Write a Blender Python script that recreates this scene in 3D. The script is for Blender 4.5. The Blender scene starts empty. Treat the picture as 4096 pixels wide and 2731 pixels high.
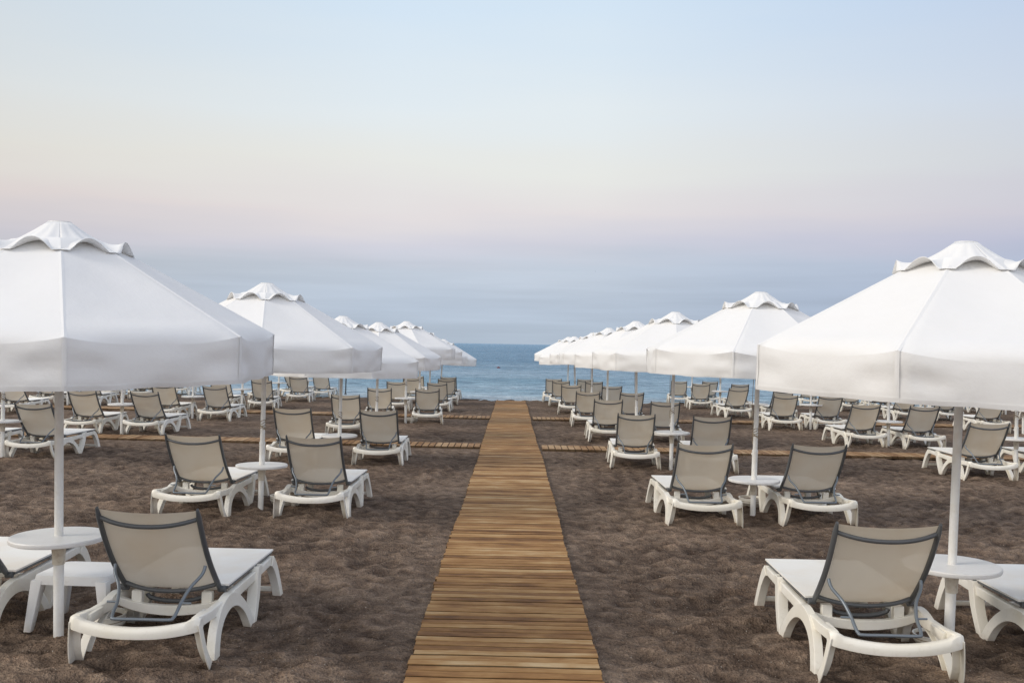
import bpy, bmesh, math, random
from mathutils import Vector, Matrix, noise
R = math.radians
random.seed(7)
S = bpy.context.scene
COL = S.collection

# ------------------------------------------------------------------ camera
cam_d = bpy.data.cameras.new('camera'); cam = bpy.data.objects.new('camera', cam_d); COL.objects.link(cam)
cam_d.lens = 35.0; cam_d.sensor_width = 36.0; cam_d.clip_start = 0.05; cam_d.clip_end = 60000
cam.location = (0, 0, 1.70)
cam.matrix_world = (Matrix.Translation((0, 0, 1.70)) @ Matrix.Rotation(R(90.15), 4, 'X') @ Matrix.Rotation(R(1.0), 4, 'Z'))
S.camera = cam

# ------------------------------------------------------------------ world
SUN_EL, SUN_AZ = R(33), R(-104)          # azimuth measured from +Y (the sea) clockwise
W = bpy.data.worlds.new('World'); S.world = W; W.use_nodes = True
nt = W.node_tree; nt.nodes.clear()
def N(t, ty, **k):
    n = t.nodes.new(ty)
    for a, b in k.items(): setattr(n, a, b)
    return n
def srgb(r, g, b):
    f = lambda c: (c/255/12.92) if c/255 <= .04045 else ((c/255+.055)/1.055)**2.4
    return (f(r), f(g), f(b), 1)
def ramp(t, stops, interp='LINEAR'):
    n = N(t, 'ShaderNodeValToRGB'); cr = n.color_ramp; cr.interpolation = interp
    while len(cr.elements) < len(stops): cr.elements.new(.5)
    for e, (p, c) in zip(cr.elements, stops): e.position = p; e.color = c
    return n
def math_(t, op, a=None, b=None, c=None):
    n = N(t, 'ShaderNodeMath', operation=op)
    for i, v in enumerate((a, b, c)):
        if v is None: continue
        if isinstance(v, (int, float)): n.inputs[i].default_value = v
        else: t.links.new(v, n.inputs[i])
    return n.outputs[0]
def mixc(t, fac, a, b, mode='MIX'):
    n = N(t, 'ShaderNodeMix', data_type='RGBA', blend_type=mode)
    if isinstance(fac, (int, float)): n.inputs[0].default_value = fac
    else: t.links.new(fac, n.inputs[0])
    for i, v in ((6, a), (7, b)):
        if isinstance(v, tuple): n.inputs[i].default_value = v
        else: t.links.new(v, n.inputs[i])
    return n.outputs[2]
L = nt.links.new
tc = N(nt, 'ShaderNodeTexCoord')
sep = N(nt, 'ShaderNodeSeparateXYZ'); L(tc.outputs['Generated'], sep.inputs[0])
el = math_(nt, 'ARCSINE', sep.outputs[2])                    # elevation, radians
az = math_(nt, 'ARCTAN2', sep.outputs[0], sep.outputs[1])    # azimuth, + to the right
mp = N(nt, 'ShaderNodeMapping'); mp.inputs['Scale'].default_value = (1.3, 1.3, 11.0)
L(tc.outputs['Generated'], mp.inputs[0])
nz = N(nt, 'ShaderNodeTexNoise'); nz.inputs['Scale'].default_value = 2.3; nz.inputs['Detail'].default_value = 4; nz.inputs['Roughness'].default_value = .5
L(mp.outputs[0], nz.inputs['Vector'])
mp2 = N(nt, 'ShaderNodeMapping'); mp2.inputs['Scale'].default_value = (1.6, 1.6, 30.0); mp2.inputs['Rotation'].default_value = (0, R(4), 0)
L(tc.outputs['Generated'], mp2.inputs[0])
nz2 = N(nt, 'ShaderNodeTexNoise'); nz2.inputs['Scale'].default_value = 2.0; nz2.inputs['Detail'].default_value = 5; nz2.inputs['Roughness'].default_value = .55
L(mp2.outputs[0], nz2.inputs['Vector'])
# wobble the bands of the sky so that they are clouds and not a ruled gradient; they lie lower to the right
wob = math_(nt, 'MULTIPLY', math_(nt, 'SUBTRACT', nz.outputs[0], .5), .050)
tilt = math_(nt, 'MULTIPLY', az, -.010)
e2 = math_(nt, 'ADD', math_(nt, 'ADD', el, wob), tilt)
u = math_(nt, 'DIVIDE', e2, R(90))
d = lambda a: a/90
sk = ramp(nt, [(0, srgb(174, 188, 204)), (d(1.6), srgb(178, 191, 208)), (d(3.0), srgb(184, 196, 212)), (d(4.2), srgb(192, 202, 216)),
               (d(5.6), srgb(208, 208, 219)), (d(7.4), srgb(226, 220, 221)), (d(9.8), srgb(230, 231, 227)), (d(13), srgb(226, 234, 238)),
               (d(18.5), srgb(211, 228, 243)), (d(34), srgb(207, 217, 230)), (d(90), srgb(206, 214, 226))])
L(u, sk.inputs[0])
# warm towards the left, cooler towards the right, near the horizon
wl = N(nt, 'ShaderNodeMapRange', clamp=True); wl.inputs[1].default_value = -.12; wl.inputs[2].default_value = -.62; L(az, wl.inputs[0])
wr = N(nt, 'ShaderNodeMapRange', clamp=True); wr.inputs[1].default_value = .08; wr.inputs[2].default_value = .58; L(az, wr.inputs[0])
warm = mixc(nt, math_(nt, 'MULTIPLY', wl.outputs[0], .85), sk.outputs[0], (.89, .83, .78, 1), 'MULTIPLY')
cool = mixc(nt, math_(nt, 'MULTIPLY', wr.outputs[0], .9), warm, (.72, .75, .87, 1), 'MULTIPLY')
# faint streaks inside the low bank of cloud
bank = N(nt, 'ShaderNodeMapRange', clamp=True); bank.inputs[1].default_value = R(6.5); bank.inputs[2].default_value = R(3.0); L(el, bank.inputs[0])
st = math_(nt, 'MULTIPLY', math_(nt, 'SUBTRACT', nz2.outputs[0], .5), bank.outputs[0])
lum = math_(nt, 'ADD', math_(nt, 'MULTIPLY', st, .42), 1.0)
vm = N(nt, 'ShaderNodeVectorMath', operation='SCALE'); L(cool, vm.inputs[0]); L(lum, vm.inputs['Scale'])
bk = N(nt, 'ShaderNodeMapRange', clamp=True); bk.inputs[1].default_value = .25; bk.inputs[2].default_value = -.75; L(sep.outputs[1], bk.inputs[0])  # unseen sky behind the camera, brightened and warmed as added fill
glow = mixc(nt, bk.outputs[0], (1, 1, 1, 1), (2.15, 2.0, 1.8, 1))
lit = mixc(nt, 1.0, vm.outputs[0], glow, 'MULTIPLY')
bg = N(nt, 'ShaderNodeBackground'); L(lit, bg.inputs[0]); bg.inputs[1].default_value = 1.0
sky = N(nt, 'ShaderNodeTexSky', sky_type='NISHITA'); sky.sun_disc = False; sky.sun_elevation = SUN_EL; sky.sun_rotation = SUN_AZ
bg2 = N(nt, 'ShaderNodeBackground'); L(sky.outputs[0], bg2.inputs[0]); bg2.inputs[1].default_value = 0.004
addn = N(nt, 'ShaderNodeAddShader'); L(bg.outputs[0], addn.inputs[0]); L(bg2.outputs[0], addn.inputs[1])
wo = N(nt, 'ShaderNodeOutputWorld'); L(addn.outputs[0], wo.inputs[0])

sd = bpy.data.lights.new('sun', 'SUN'); sd.energy = 1.9; sd.angle = R(22); sd.color = (1, .93, .85)
sun = bpy.data.objects.new('sun', sd); COL.objects.link(sun)
dv = Vector((math.sin(SUN_AZ)*math.cos(SUN_EL), math.cos(SUN_AZ)*math.cos(SUN_EL), math.sin(SUN_EL)))
sun.rotation_euler = dv.to_track_quat('Z', 'Y').to_euler(); sun.location = dv*30
S.view_settings.view_transform = 'Standard'; S.view_settings.look = 'None'; S.view_settings.exposure = 0.0; S.view_settings.gamma = 1
try: S.cycles.use_denoising = True; S.cycles.use_adaptive_sampling = False; S.cycles.denoising_prefilter = 'NONE'; S.cycles.denoising_input_passes = 'RGB_ALBEDO_NORMAL'
except Exception: pass

# ------------------------------------------------------------------ materials
def mat(name, col, rough=.6, spec=.4, metal=0):
    m = bpy.data.materials.new(name); m.use_nodes = True; b = m.node_tree.nodes['Principled BSDF']
    b.inputs['Base Color'].default_value = (*col, 1); b.inputs['Roughness'].default_value = rough
    b.inputs['Specular IOR Level'].default_value = spec; b.inputs['Metallic'].default_value = metal
    return m, m.node_tree, b
def noise_n(t, scale, detail=3, rough=.5, vec=None, dim='3D'):
    n = N(t, 'ShaderNodeTexNoise'); n.inputs['Scale'].default_value = scale; n.inputs['Detail'].default_value = detail; n.inputs['Roughness'].default_value = rough
    if vec is not None: t.links.new(vec, n.inputs['Vector'])
    return n
def bump(t, b, h, strength, dist):
    n = N(t, 'ShaderNodeBump'); n.inputs['Strength'].default_value = strength; n.inputs['Distance'].default_value = dist
    t.links.new(h, n.inputs['Height']); t.links.new(n.outputs[0], b.inputs['Normal']); return n
def objrand(t):
    return N(t, 'ShaderNodeObjectInfo').outputs['Random']

def plastic(name, c1, c2, dirt):
    m, t, b = mat(name, c1, .38, .35)
    co = N(t, 'ShaderNodeTexCoord').outputs['Object']
    oi = N(t, 'ShaderNodeObjectInfo')
    va = N(t, 'ShaderNodeVectorMath', operation='ADD'); t.links.new(co, va.inputs[0]); t.links.new(oi.outputs['Location'], va.inputs[1])
    n = noise_n(t, 3.2, 5, .6, va.outputs[0]); n2 = noise_n(t, 38, 3, .6, va.outputs[0])
    f = ramp(t, [(.38, (0, 0, 0, 1)), (.72, (1, 1, 1, 1))]); t.links.new(n.outputs[0], f.inputs[0])
    c = mixc(t, f.outputs[0], (*c1, 1), (*c2, 1))
    f2 = ramp(t, [(.56, (0, 0, 0, 1)), (.75, (.5, .5, .5, 1))]); t.links.new(n2.outputs[0], f2.inputs[0])
    # sand splashed up the last few centimetres
    sp = N(t, 'ShaderNodeSeparateXYZ'); t.links.new(co, sp.inputs[0])
    lo = N(t, 'ShaderNodeMapRange', clamp=True); lo.inputs[1].default_value = .07; lo.inputs[2].default_value = 0.0; t.links.new(sp.outputs[2], lo.inputs[0])
    k = math_(t, 'ADD', math_(t, 'MULTIPLY', f2.outputs[0], .35), math_(t, 'MULTIPLY', math_(t, 'MULTIPLY', lo.outputs[0], n2.outputs[0]), .9))
    c = mixc(t, k, c, (*dirt, 1)); t.links.new(c, b.inputs['Base Color'])
    bump(t, b, n2.outputs[0], .08, .002)
    return m
M = {}
M['plastic'] = plastic('cream_white_resin', (.83, .80, .725), (.76, .715, .60), (.42, .34, .25))
M['table'] = plastic('white_table_resin', (.83, .83, .82), (.80, .80, .79), (.74, .72, .68))
M['stool'] = plastic('white_stool_plastic', (.80, .80, .79), (.76, .75, .73), (.5, .44, .36))

def cloth(name, c, transl, seam=True):
    m, t, b = mat(name, c, .85, .15)
    co = N(t, 'ShaderNodeTexCoord').outputs['Object']
    n = noise_n(t, 6, 4, .55, co); n2 = noise_n(t, 420, 2, .5, co)
    c1 = mixc(t, n.outputs[0], (c[0]*.96, c[1]*.955, c[2]*.94, 1), (*c, 1)); t.links.new(c1, b.inputs['Base Color'])
    n3 = noise_n(t, 2.2, 6, .62, co)
    s = math_(t, 'ADD', math_(t, 'MULTIPLY', n.outputs[0], .35), math_(t, 'MULTIPLY', n3.outputs[0], 1.1))
    bn = bump(t, b, s, .45, .018)
    tr = N(t, 'ShaderNodeBsdfTranslucent'); t.links.new(c1, tr.inputs[0]); t.links.new(bn.outputs[0], tr.inputs['Normal'])
    mx = N(t, 'ShaderNodeMixShader'); mx.inputs[0].default_value = transl
    t.links.new(b.outputs[0], mx.inputs[1]); t.links.new(tr.outputs[0], mx.inputs[2])
    t.links.new(mx.outputs[0], t.nodes['Material Output'].inputs[0])
    return m
M['canvas'] = cloth('white_parasol_canvas', (.87, .868, .862), .16)

def sling(name, c, holes, thru=0):
    m, t, b = mat(name, c, .8, .2)
    co = N(t, 'ShaderNodeTexCoord').outputs['Object']
    oi = N(t, 'ShaderNodeObjectInfo')
    va = N(t, 'ShaderNodeVectorMath', operation='ADD'); t.links.new(co, va.inputs[0]); t.links.new(oi.outputs['Location'], va.inputs[1])
    n = noise_n(t, 3.0, 4, .55, va.outputs[0])
    f = ramp(t, [(.42, (0, 0, 0, 1)), (.74, (1, 1, 1, 1))]); t.links.new(n.outputs[0], f.inputs[0])
    st = tuple(a*b_ for a, b_ in zip(c, (.92, .84, .74)))
    c1 = mixc(t, math_(t, 'MULTIPLY', f.outputs[0], .6), (*c, 1), (*st, 1)); t.links.new(c1, b.inputs['Base Color'])
    w = noise_n(t, 900, 1, .5, co); bump(t, b, w.outputs[0], .3, .001)
    if holes:
        tl = N(t, 'ShaderNodeBsdfTranslucent'); t.links.new(c1, tl.inputs[0]); m0 = N(t, 'ShaderNodeMixShader'); m0.inputs[0].default_value = thru
        t.links.new(b.outputs[0], m0.inputs[1]); t.links.new(tl.outputs[0], m0.inputs[2])
        tr = N(t, 'ShaderNodeBsdfTransparent'); mx = N(t, 'ShaderNodeMixShader'); mx.inputs[0].default_value = holes
        t.links.new(m0.outputs[0], mx.inputs[1]); t.links.new(tr.outputs[0], mx.inputs[2]); t.links.new(mx.outputs[0], t.nodes['Material Output'].inputs[0])
    return m
M['sling'] = sling('taupe_mesh_sling', (.78, .69, .555), .06, .48)
M['seat'] = sling('white_mesh_seat', (.86, .85, .81), 0)
M['grey'] = mat('dark_grey_frame', (.085, .09, .095), .38, .5)[0]
M['tube'] = mat('grey_painted_tube', (.16, .185, .21), .34, .6, .25)[0]
m, t, b = mat('white_painted_pole', (.78, .775, .74), .42, .4)
n = noise_n(t, 7, 5, .7, N(t, 'ShaderNodeTexCoord').outputs['Object']); f = ramp(t, [(.45, (.80, .795, .77, 1)), (.8, (.66, .62, .53, 1))]); t.links.new(n.outputs[0], f.inputs[0]); t.links.new(f.outputs[0], b.inputs['Base Color'])
M['pole'] = m
M['cord'] = mat('tan_cord', (.34, .27, .19), .9, .1)[0]
M['dark'] = mat('black_metal', (.02, .02, .022), .5, .4)[0]
M['red'] = mat('dull_red_float', (.16, .045, .05), .5, .4)[0]
M['bird'] = mat('dark_feathers', (.05, .05, .055), .8, .2)[0]

# sand: dark volcanic grains
m, t, b = mat('dark_beach_sand', (.15, .11, .085), .95, .12)
co = N(t, 'ShaderNodeTexCoord').outputs['Object']
big = noise_n(t, .55, 5, .6, co); mpS = N(t, 'ShaderNodeMapping'); mpS.inputs['Scale'].default_value = (1, 1.15, 1); t.links.new(co, mpS.inputs[0]); mid = noise_n(t, 7.5, 4, .55, mpS.outputs[0]); fine = noise_n(t, 160, 2, .6, co); gr = noise_n(t, 95, 1, .5, co)
k = math_(t, 'ADD', math_(t, 'MULTIPLY', big.outputs[0], .40), math_(t, 'MULTIPLY', mid.outputs[0], .60))
rp = ramp(t, [(.39, (.090, .063, .047, 1)), (.5, (.158, .114, .085, 1)), (.61, (.245, .181, .134, 1))]); t.links.new(k, rp.inputs[0])
g1 = noise_n(t, 70, 2, .6, co)
g2 = ramp(t, [(.30, (.45, .45, .45, 1)), (.5, (1, 1, 1, 1)), (.68, (1.6, 1.58, 1.52, 1))]); t.links.new(math_(t, 'ADD', math_(t, 'MULTIPLY', fine.outputs[0], .5), math_(t, 'MULTIPLY', g1.outputs[0], .5)), g2.inputs[0])
c1 = mixc(t, 1, rp.outputs[0], g2.outputs[0], 'MULTIPLY')
# relief shading painted into the sand colour: hollows darkened, crests lightened
att = N(t, 'ShaderNodeAttribute', attribute_name='relief_shade'); ar = ramp(t, [(.15, (1.22, 1.20, 1.18, 1)), (.45, (1, 1, 1, 1)), (.85, (.64, .63, .64, 1))]); t.links.new(att.outputs['Fac'], ar.inputs[0])
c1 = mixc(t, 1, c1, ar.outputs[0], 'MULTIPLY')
sp = ramp(t, [(.745, (0, 0, 0, 1)), (.765, (1, 1, 1, 1))]); t.links.new(gr.outputs[0], sp.inputs[0])
c2 = mixc(t, sp.outputs[0], c1, (.5, .46, .40, 1))
# wet strip along the waterline
sy = N(t, 'ShaderNodeSeparateXYZ'); t.links.new(co, sy.inputs[0])
wn = noise_n(t, .5, 3, .5, co)
yy = math_(t, 'ADD', sy.outputs[1], math_(t, 'MULTIPLY', wn.outputs[0], 2.2))
wet = N(t, 'ShaderNodeMapRange', clamp=True); wet.inputs[1].default_value = 36.9; wet.inputs[2].default_value = 38.2; t.links.new(yy, wet.inputs[0])
c3 = mixc(t, math_(t, 'MULTIPLY', wet.outputs[0], .55), c2, (.06, .042, .034, 1)); t.links.new(c3, b.inputs['Base Color'])
s = math_(t, 'ADD', math_(t, 'MULTIPLY', mid.outputs[0], .8), math_(t, 'MULTIPLY', g1.outputs[0], .16))
bump(t, b, s, 1.0, .14)
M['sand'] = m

# weathered planks, each plank its own tone
def planks(name, axis, pal):
    m, t, b = mat(name, (.3, .2, .1), .72, .25)
    co = N(t, 'ShaderNodeTexCoord').outputs['Object']
    geo = N(t, 'ShaderNodeNewGeometry'); rnd = geo.outputs['Random Per Island']
    mpn = N(t, 'ShaderNodeMapping'); mpn.inputs['Scale'].default_value = (3.2, 30, 26) if axis == 'X' else (30, 3.2, 26)
    off = N(t, 'ShaderNodeCombineXYZ'); t.links.new(math_(t, 'MULTIPLY', rnd, 37.0), off.inputs[2])
    va = N(t, 'ShaderNodeVectorMath', operation='ADD'); t.links.new(co, va.inputs[0]); t.links.new(off.outputs[0], va.inputs[1])
    t.links.new(va.outputs[0], mpn.inputs[0])
    grain = noise_n(t, 1.6, 6, .68, mpn.outputs[0]); mpq = N(t, 'ShaderNodeMapping'); mpq.inputs['Scale'].default_value = (1, 1.7, 1); t.links.new(co, mpq.inputs[0]); blot = noise_n(t, 2.4, 6, .66, mpq.outputs[0])
    mpb = N(t, 'ShaderNodeMapping'); mpb.inputs['Scale'].default_value = (2.2, 9, 1) if axis == 'X' else (9, 2.2, 1); t.links.new(va.outputs[0], mpb.inputs[0])
    bl2 = noise_n(t, 1.0, 4, .6, mpb.outputs[0])
    a = math_(t, 'ADD', math_(t, 'ADD', math_(t, 'MULTIPLY', grain.outputs[0], .24), math_(t, 'MULTIPLY', bl2.outputs[0], .36)), math_(t, 'ADD', math_(t, 'MULTIPLY', blot.outputs[0], .42), math_(t, 'MULTIPLY', rnd, .19)))
    rp = ramp(t, pal)
    t.links.new(a, rp.inputs[0])
    gsel = N(t, 'ShaderNodeMath', operation='COMPARE'); t.links.new(rnd, gsel.inputs[0]); gsel.inputs[1].default_value = .37; gsel.inputs[2].default_value = .006 if axis == 'X' else -1
    c = mixc(t, math_(t, 'MULTIPLY', gsel.outputs[0], .6), rp.outputs[0], (.15, .15, .055, 1))
    # shade of the joints painted onto the side faces of the planks
    sn = N(t, 'ShaderNodeSeparateXYZ'); t.links.new(geo.outputs['True Normal'], sn.inputs[0])
    ed = N(t, 'ShaderNodeMapRange', clamp=True); ed.inputs[1].default_value = .92; ed.inputs[2].default_value = .55; t.links.new(sn.outputs[2], ed.inputs[0])
    c = mixc(t, math_(t, 'MULTIPLY', ed.outputs[0], .72), c, (.030, .020, .012, 1))
    t.links.new(c, b.inputs['Base Color'])
    bump(t, b, grain.outputs[0], .5, .004)
    return m
M['plank'] = planks('oiled_pine_planks', 'X', [(.42, (.085, .036, .012, 1)), (.51, (.180, .084, .027, 1)), (.59, (.275, .140, .046, 1)), (.68, (.37, .215, .085, 1)), (.80, (.50, .36, .20, 1))])
M['plank_side'] = planks('brown_pine_planks', 'Y', [(.40, (.095, .047, .018, 1)), (.50, (.19, .10, .042, 1)), (.60, (.29, .165, .075, 1)), (.74, (.40, .27, .15, 1))])

# sea
m, t, b = mat('sea_water', (.030, .085, .135), .42, .22)
b.inputs['IOR'].default_value = 1.33
co = N(t, 'ShaderNodeTexCoord').outputs['Object']
sy = N(t, 'ShaderNodeSeparateXYZ'); t.links.new(co, sy.inputs[0])
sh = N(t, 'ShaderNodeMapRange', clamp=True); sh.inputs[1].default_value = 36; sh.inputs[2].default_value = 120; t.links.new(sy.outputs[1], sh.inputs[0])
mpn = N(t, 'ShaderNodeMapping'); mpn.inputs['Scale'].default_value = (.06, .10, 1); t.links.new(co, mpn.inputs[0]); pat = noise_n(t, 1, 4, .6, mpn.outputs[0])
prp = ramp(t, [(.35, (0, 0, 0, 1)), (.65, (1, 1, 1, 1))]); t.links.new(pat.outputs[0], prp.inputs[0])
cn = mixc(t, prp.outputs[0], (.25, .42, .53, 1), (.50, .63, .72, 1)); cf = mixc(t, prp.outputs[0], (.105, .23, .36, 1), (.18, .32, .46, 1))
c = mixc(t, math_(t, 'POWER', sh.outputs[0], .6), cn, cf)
# thin foam line at the waterline
fn = noise_n(t, 1.3, 4, .6, co); fy = math_(t, 'ADD', sy.outputs[1], math_(t, 'MULTIPLY', fn.outputs[0], 1.6))
fo = N(t, 'ShaderNodeMapRange', clamp=True); fo.inputs[1].default_value = 40.6; fo.inputs[2].default_value = 38.8; t.links.new(fy, fo.inputs[0])
fh = noise_n(t, 6, 4, .7, co); fhr = ramp(t, [(.45, (0, 0, 0, 1)), (.62, (1, 1, 1, 1))]); t.links.new(fh.outputs[0], fhr.inputs[0])
c = mixc(t, math_(t, 'MULTIPLY', math_(t, 'MULTIPLY', fo.outputs[0], fhr.outputs[0]), .75), c, (.75, .78, .80, 1))
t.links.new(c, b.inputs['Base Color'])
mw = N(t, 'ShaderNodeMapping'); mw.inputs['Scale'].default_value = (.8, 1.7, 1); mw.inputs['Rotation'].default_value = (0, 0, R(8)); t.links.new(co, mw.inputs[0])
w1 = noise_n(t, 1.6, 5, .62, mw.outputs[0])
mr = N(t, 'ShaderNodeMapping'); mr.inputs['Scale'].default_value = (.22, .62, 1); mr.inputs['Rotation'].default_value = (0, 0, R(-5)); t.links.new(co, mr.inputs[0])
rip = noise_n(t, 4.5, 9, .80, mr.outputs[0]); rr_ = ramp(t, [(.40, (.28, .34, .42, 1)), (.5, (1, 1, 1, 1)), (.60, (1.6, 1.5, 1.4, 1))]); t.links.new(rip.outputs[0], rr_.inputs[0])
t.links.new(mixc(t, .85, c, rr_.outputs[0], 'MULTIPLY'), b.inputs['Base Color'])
bump(t, b, w1.outputs[0], 1.0, .8)
M['sea'] = m

# ------------------------------------------------------------------ mesh helpers
class MB:
    def __init__(s): s.v = []; s.f = []
    def add(s, vs, fs):
        o = len(s.v); s.v += [tuple(v) for v in vs]; s.f += [tuple(i+o for i in f) for f in fs]
    def box(s, c, h):
        cx, cy, cz = c; hx, hy, hz = h
        s.add([(cx+a*hx, cy+b_*hy, cz+c_*hz) for a in (-1, 1) for b_ in (-1, 1) for c_ in (-1, 1)],
              [(0, 1, 3, 2), (4, 6, 7, 5), (0, 4, 5, 1), (2, 3, 7, 6), (0, 2, 6, 4), (1, 5, 7, 3)])
    def loops(s, rings, closed=False, caps=True):
        n = len(rings[0]); vs = [p for r in rings for p in r]; fs = []
        m_ = len(rings); K = m_ if closed else m_-1
        for i in range(K):
            a, b_ = i*n, ((i+1) % m_)*n
            for j in range(n): fs.append((a+j, a+(j+1) % n, b_+(j+1) % n, b_+j))
        if caps and not closed: fs.append(tuple(range(n-1, -1, -1))); fs.append(tuple((m_-1)*n+j for j in range(n)))
        s.add(vs, fs)
    def tube(s, pts, r, n=10, sub=0, rx=None):
        pts = [Vector(p) for p in pts]
        if sub: pts = smooth(pts, sub)
        rings = []; up = Vector((0, 0, 1)); prev = None
        for i, p in enumerate(pts):
            t_ = (pts[min(i+1, len(pts)-1)]-pts[max(i-1, 0)]).normalized()
            if prev is None:
                a = t_.orthogonal().normalized() if abs(t_.dot(up)) > .98 else t_.cross(up).normalized()
            else:
                a = (prev-t_*prev.dot(t_)).normalized()
            prev = a; b_ = t_.cross(a)
            rr = r[i*(len(r)-1)//max(1, len(pts)-1)] if isinstance(r, (list, tuple)) else r
            r2 = rx if rx else rr
            rings.append([p+a*math.cos(2*math.pi*k/n)*rr+b_*math.sin(2*math.pi*k/n)*r2 for k in range(n)])
        s.loops(rings)
    def lathe(s, prof, n=40, c=(0, 0)):
        rings = [[(c[0]+r*math.cos(2*math.pi*k/n), c[1]+r*math.sin(2*math.pi*k/n), z) for k in range(n)] for r, z in prof]
        s.loops(rings)
    def build(s, name, material, parent=None, bev=0, shade=True, seg=1):
        me = bpy.data.meshes.new(name); me.from_pydata(s.v, [], s.f); me.validate()
        bm = bmesh.new(); bm.from_mesh(me)
        bmesh.ops.recalc_face_normals(bm, faces=bm.faces)
        if bev:
            ed = [e for e in bm.edges if len(e.link_faces) == 2 and e.calc_face_angle(0) > R(35)]
            bmesh.ops.bevel(bm, geom=ed, offset=bev, segments=seg, affect='EDGES', profile=.5, clamp_overlap=True)
        bm.to_mesh(me); bm.free()
        me.materials.append(material)
        if shade:
            me.polygons.foreach_set('use_smooth', [True]*len(me.polygons))
            me.set_sharp_from_angle(angle=R(38))
        o = bpy.data.objects.new(name, me); COL.objects.link(o)
        if parent: o.parent = parent
        return o
def smooth(pts, k):
    out = []; n = len(pts)
    for i in range(n-1):
        p0, p1, p2, p3 = pts[max(i-1, 0)], pts[i], pts[i+1], pts[min(i+2, n-1)]
        for j in range(k):
            t_ = j/k
            out.append(.5*((2*p1)+(p2-p0)*t_+(2*p0-5*p1+4*p2-p3)*t_*t_+(3*p1-p0-3*p2+p3)*t_**3))
    out.append(pts[-1]); return out
def grid(name, rows, material, parent=None, thick=0, smooth_=True):
    n = len(rows[0]); v = [tuple(p) for r in rows for p in r]
    f = [(i*n+j, i*n+j+1, (i+1)*n+j+1, (i+1)*n+j) for i in range(len(rows)-1) for j in range(n-1)]
    me = bpy.data.meshes.new(name); me.from_pydata(v, [], f); me.materials.append(material)
    me.polygons.foreach_set('use_smooth', [smooth_]*len(f))
    o = bpy.data.objects.new(name, me); COL.objects.link(o)
    if parent: o.parent = parent
    return o
def empty(name, loc, rz=0):
    o = bpy.data.objects.new(name, None); COL.objects.link(o); o.location = loc; o.rotation_euler = (0, 0, rz); o.empty_display_size = .1; return o
def tag(o, label=None, cat=None, group=None, kind=None):
    for k, v in (('label', label), ('category', cat), ('group', group), ('kind', kind)):
        if v: o[k] = v
    return o
KIDS = {}
def kids(o):
    if o.name not in KIDS: KIDS[o.name] = [c for c in bpy.data.objects if c.parent == o]
    return KIDS[o.name]
def copy_tree(o, parent=None):
    c = o.copy(); COL.objects.link(c); c.parent = parent
    for ch in kids(o): copy_tree(ch, c)
    return c

# ------------------------------------------------------------------ beach
SLOPE = .00875
def base_z(y): return -SLOPE*y
def shore_y(x): return 37.6 + (2.2*max(0, min(1, (-x-1)/6)) - .9*max(0, min(1, (-x-7)/4))) + .25*math.sin(x*.55)+.12*math.sin(x*1.7+1)
SEA_Z = -.335
FEET = [(lx+sx, ly+dy) for lx, ly in ((-1.965, 5.38), (2.055, 5.32), (-3.22, 10.05), (-2.0, 10.08), (1.97, 10.02), (3.16, 10.15), (-3.28, 14.9), (-1.97, 14.8), (1.88, 14.9), (2.98, 14.65), (-3.32, 5.62), (3.28, 5.32))
        for sx in (-.355, .355) for dy in (.06, .80, 1.52)]
def relief(x, y):
    v = Vector((x, y, 0))
    h = .020*noise.noise(v*.8) + .030*noise.noise(v*2.3+Vector((5, 3, 1))) + .026*noise.noise(Vector((x*6.0, y*8.8, 7)))
    if y < 18: h += .020*noise.noise(Vector((x*10, y*13, 2)))
    if y < 24: h += .031*(.35-abs(noise.noise(Vector((x*7.2+3, y*10.5, 11))))*2)*(1 if y < 14 else (24-y)/10)
    if y < 30:
        q = Vector((x*4.6+.8*noise.noise(Vector((x*1.5, y*1.5, 3))), y*6.0, 0)); dd = noise.voronoi(q)[0][0]
        h -= (.030*max(0, 1-(dd/.52)**2)*(.55+.9*noise.noise(Vector((x*1.1, y*1.1, 9)))))*(1 if y < 16 else (30-y)/14)
    # scuffed, trodden dimples
    c = noise.noise(Vector((x*3.1+9, y*3.6, 4)))
    h -= .045*max(0, c-.12)/.5
    return h
def sand_z(x, y, full=True):
    z = base_z(y); k = 1.0
    ax = abs(x)
    if y < 35: k = min(1, max(.12, (ax-.45)/.45))                        # flatter beside the boardwalk
    for yc in (17.72, 25.55):
        k = min(k, max(.12, (abs(y-yc)-.35)/.4)) if ax < 13 else k
    z += relief(x, y)*k*(1 if y < 30 else .6)
    for (px, py) in ((-2.6, 5.78), (2.57, 5.8), (-2.62, 10.5), (2.58, 10.55), (2.43, 15.03)):
        q = (x-px)**2+(y-py)**2
        if q < .2: z += .028*math.exp(-q/.012)-.016*math.exp(-(math.sqrt(q)-.26)**2/.006)
    if y < 17.5:
        for (px, py) in FEET:
            q = (x-px)**2+(y-py)**2
            if q < .06: zb = base_z(y); z = zb+(z-zb)*(1-.85*math.exp(-q/.02)); z += .016*math.exp(-(math.sqrt(q)-.055)**2/.0012)-.010*math.exp(-q/.02)
    sy_ = shore_y(x)
    if y > sy_-1.6: z -= .10*((y-sy_+1.6)/1.6)**2*.5
    if y > sy_: z -= (y-sy_)*.05
    z -= .012 if y > 34 else 0
    return z
ys = [-60, -30, -12, -4, 0, 1.5]; y = 2.6
while y < 62: ys.append(y); y += max(.022, .0000+y*y*.00062) if y < 45 else 2
rows = []
for y in ys:
    w = .66*abs(y)+3.0
    nc = 330
    xs = [-400, -120, -60] + [w*(2*i/nc-1) for i in range(nc+1)] + [60, 120, 400]
    xs = sorted(set(x if abs(x) > w or True else x for x in xs))
    rows.append([(x, y, (sand_z(x, y) if -3 < y and abs(x) < w+1 else base_z(y)-(.0 if y < 37 else (y-37)*.05))) for x in xs])
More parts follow.
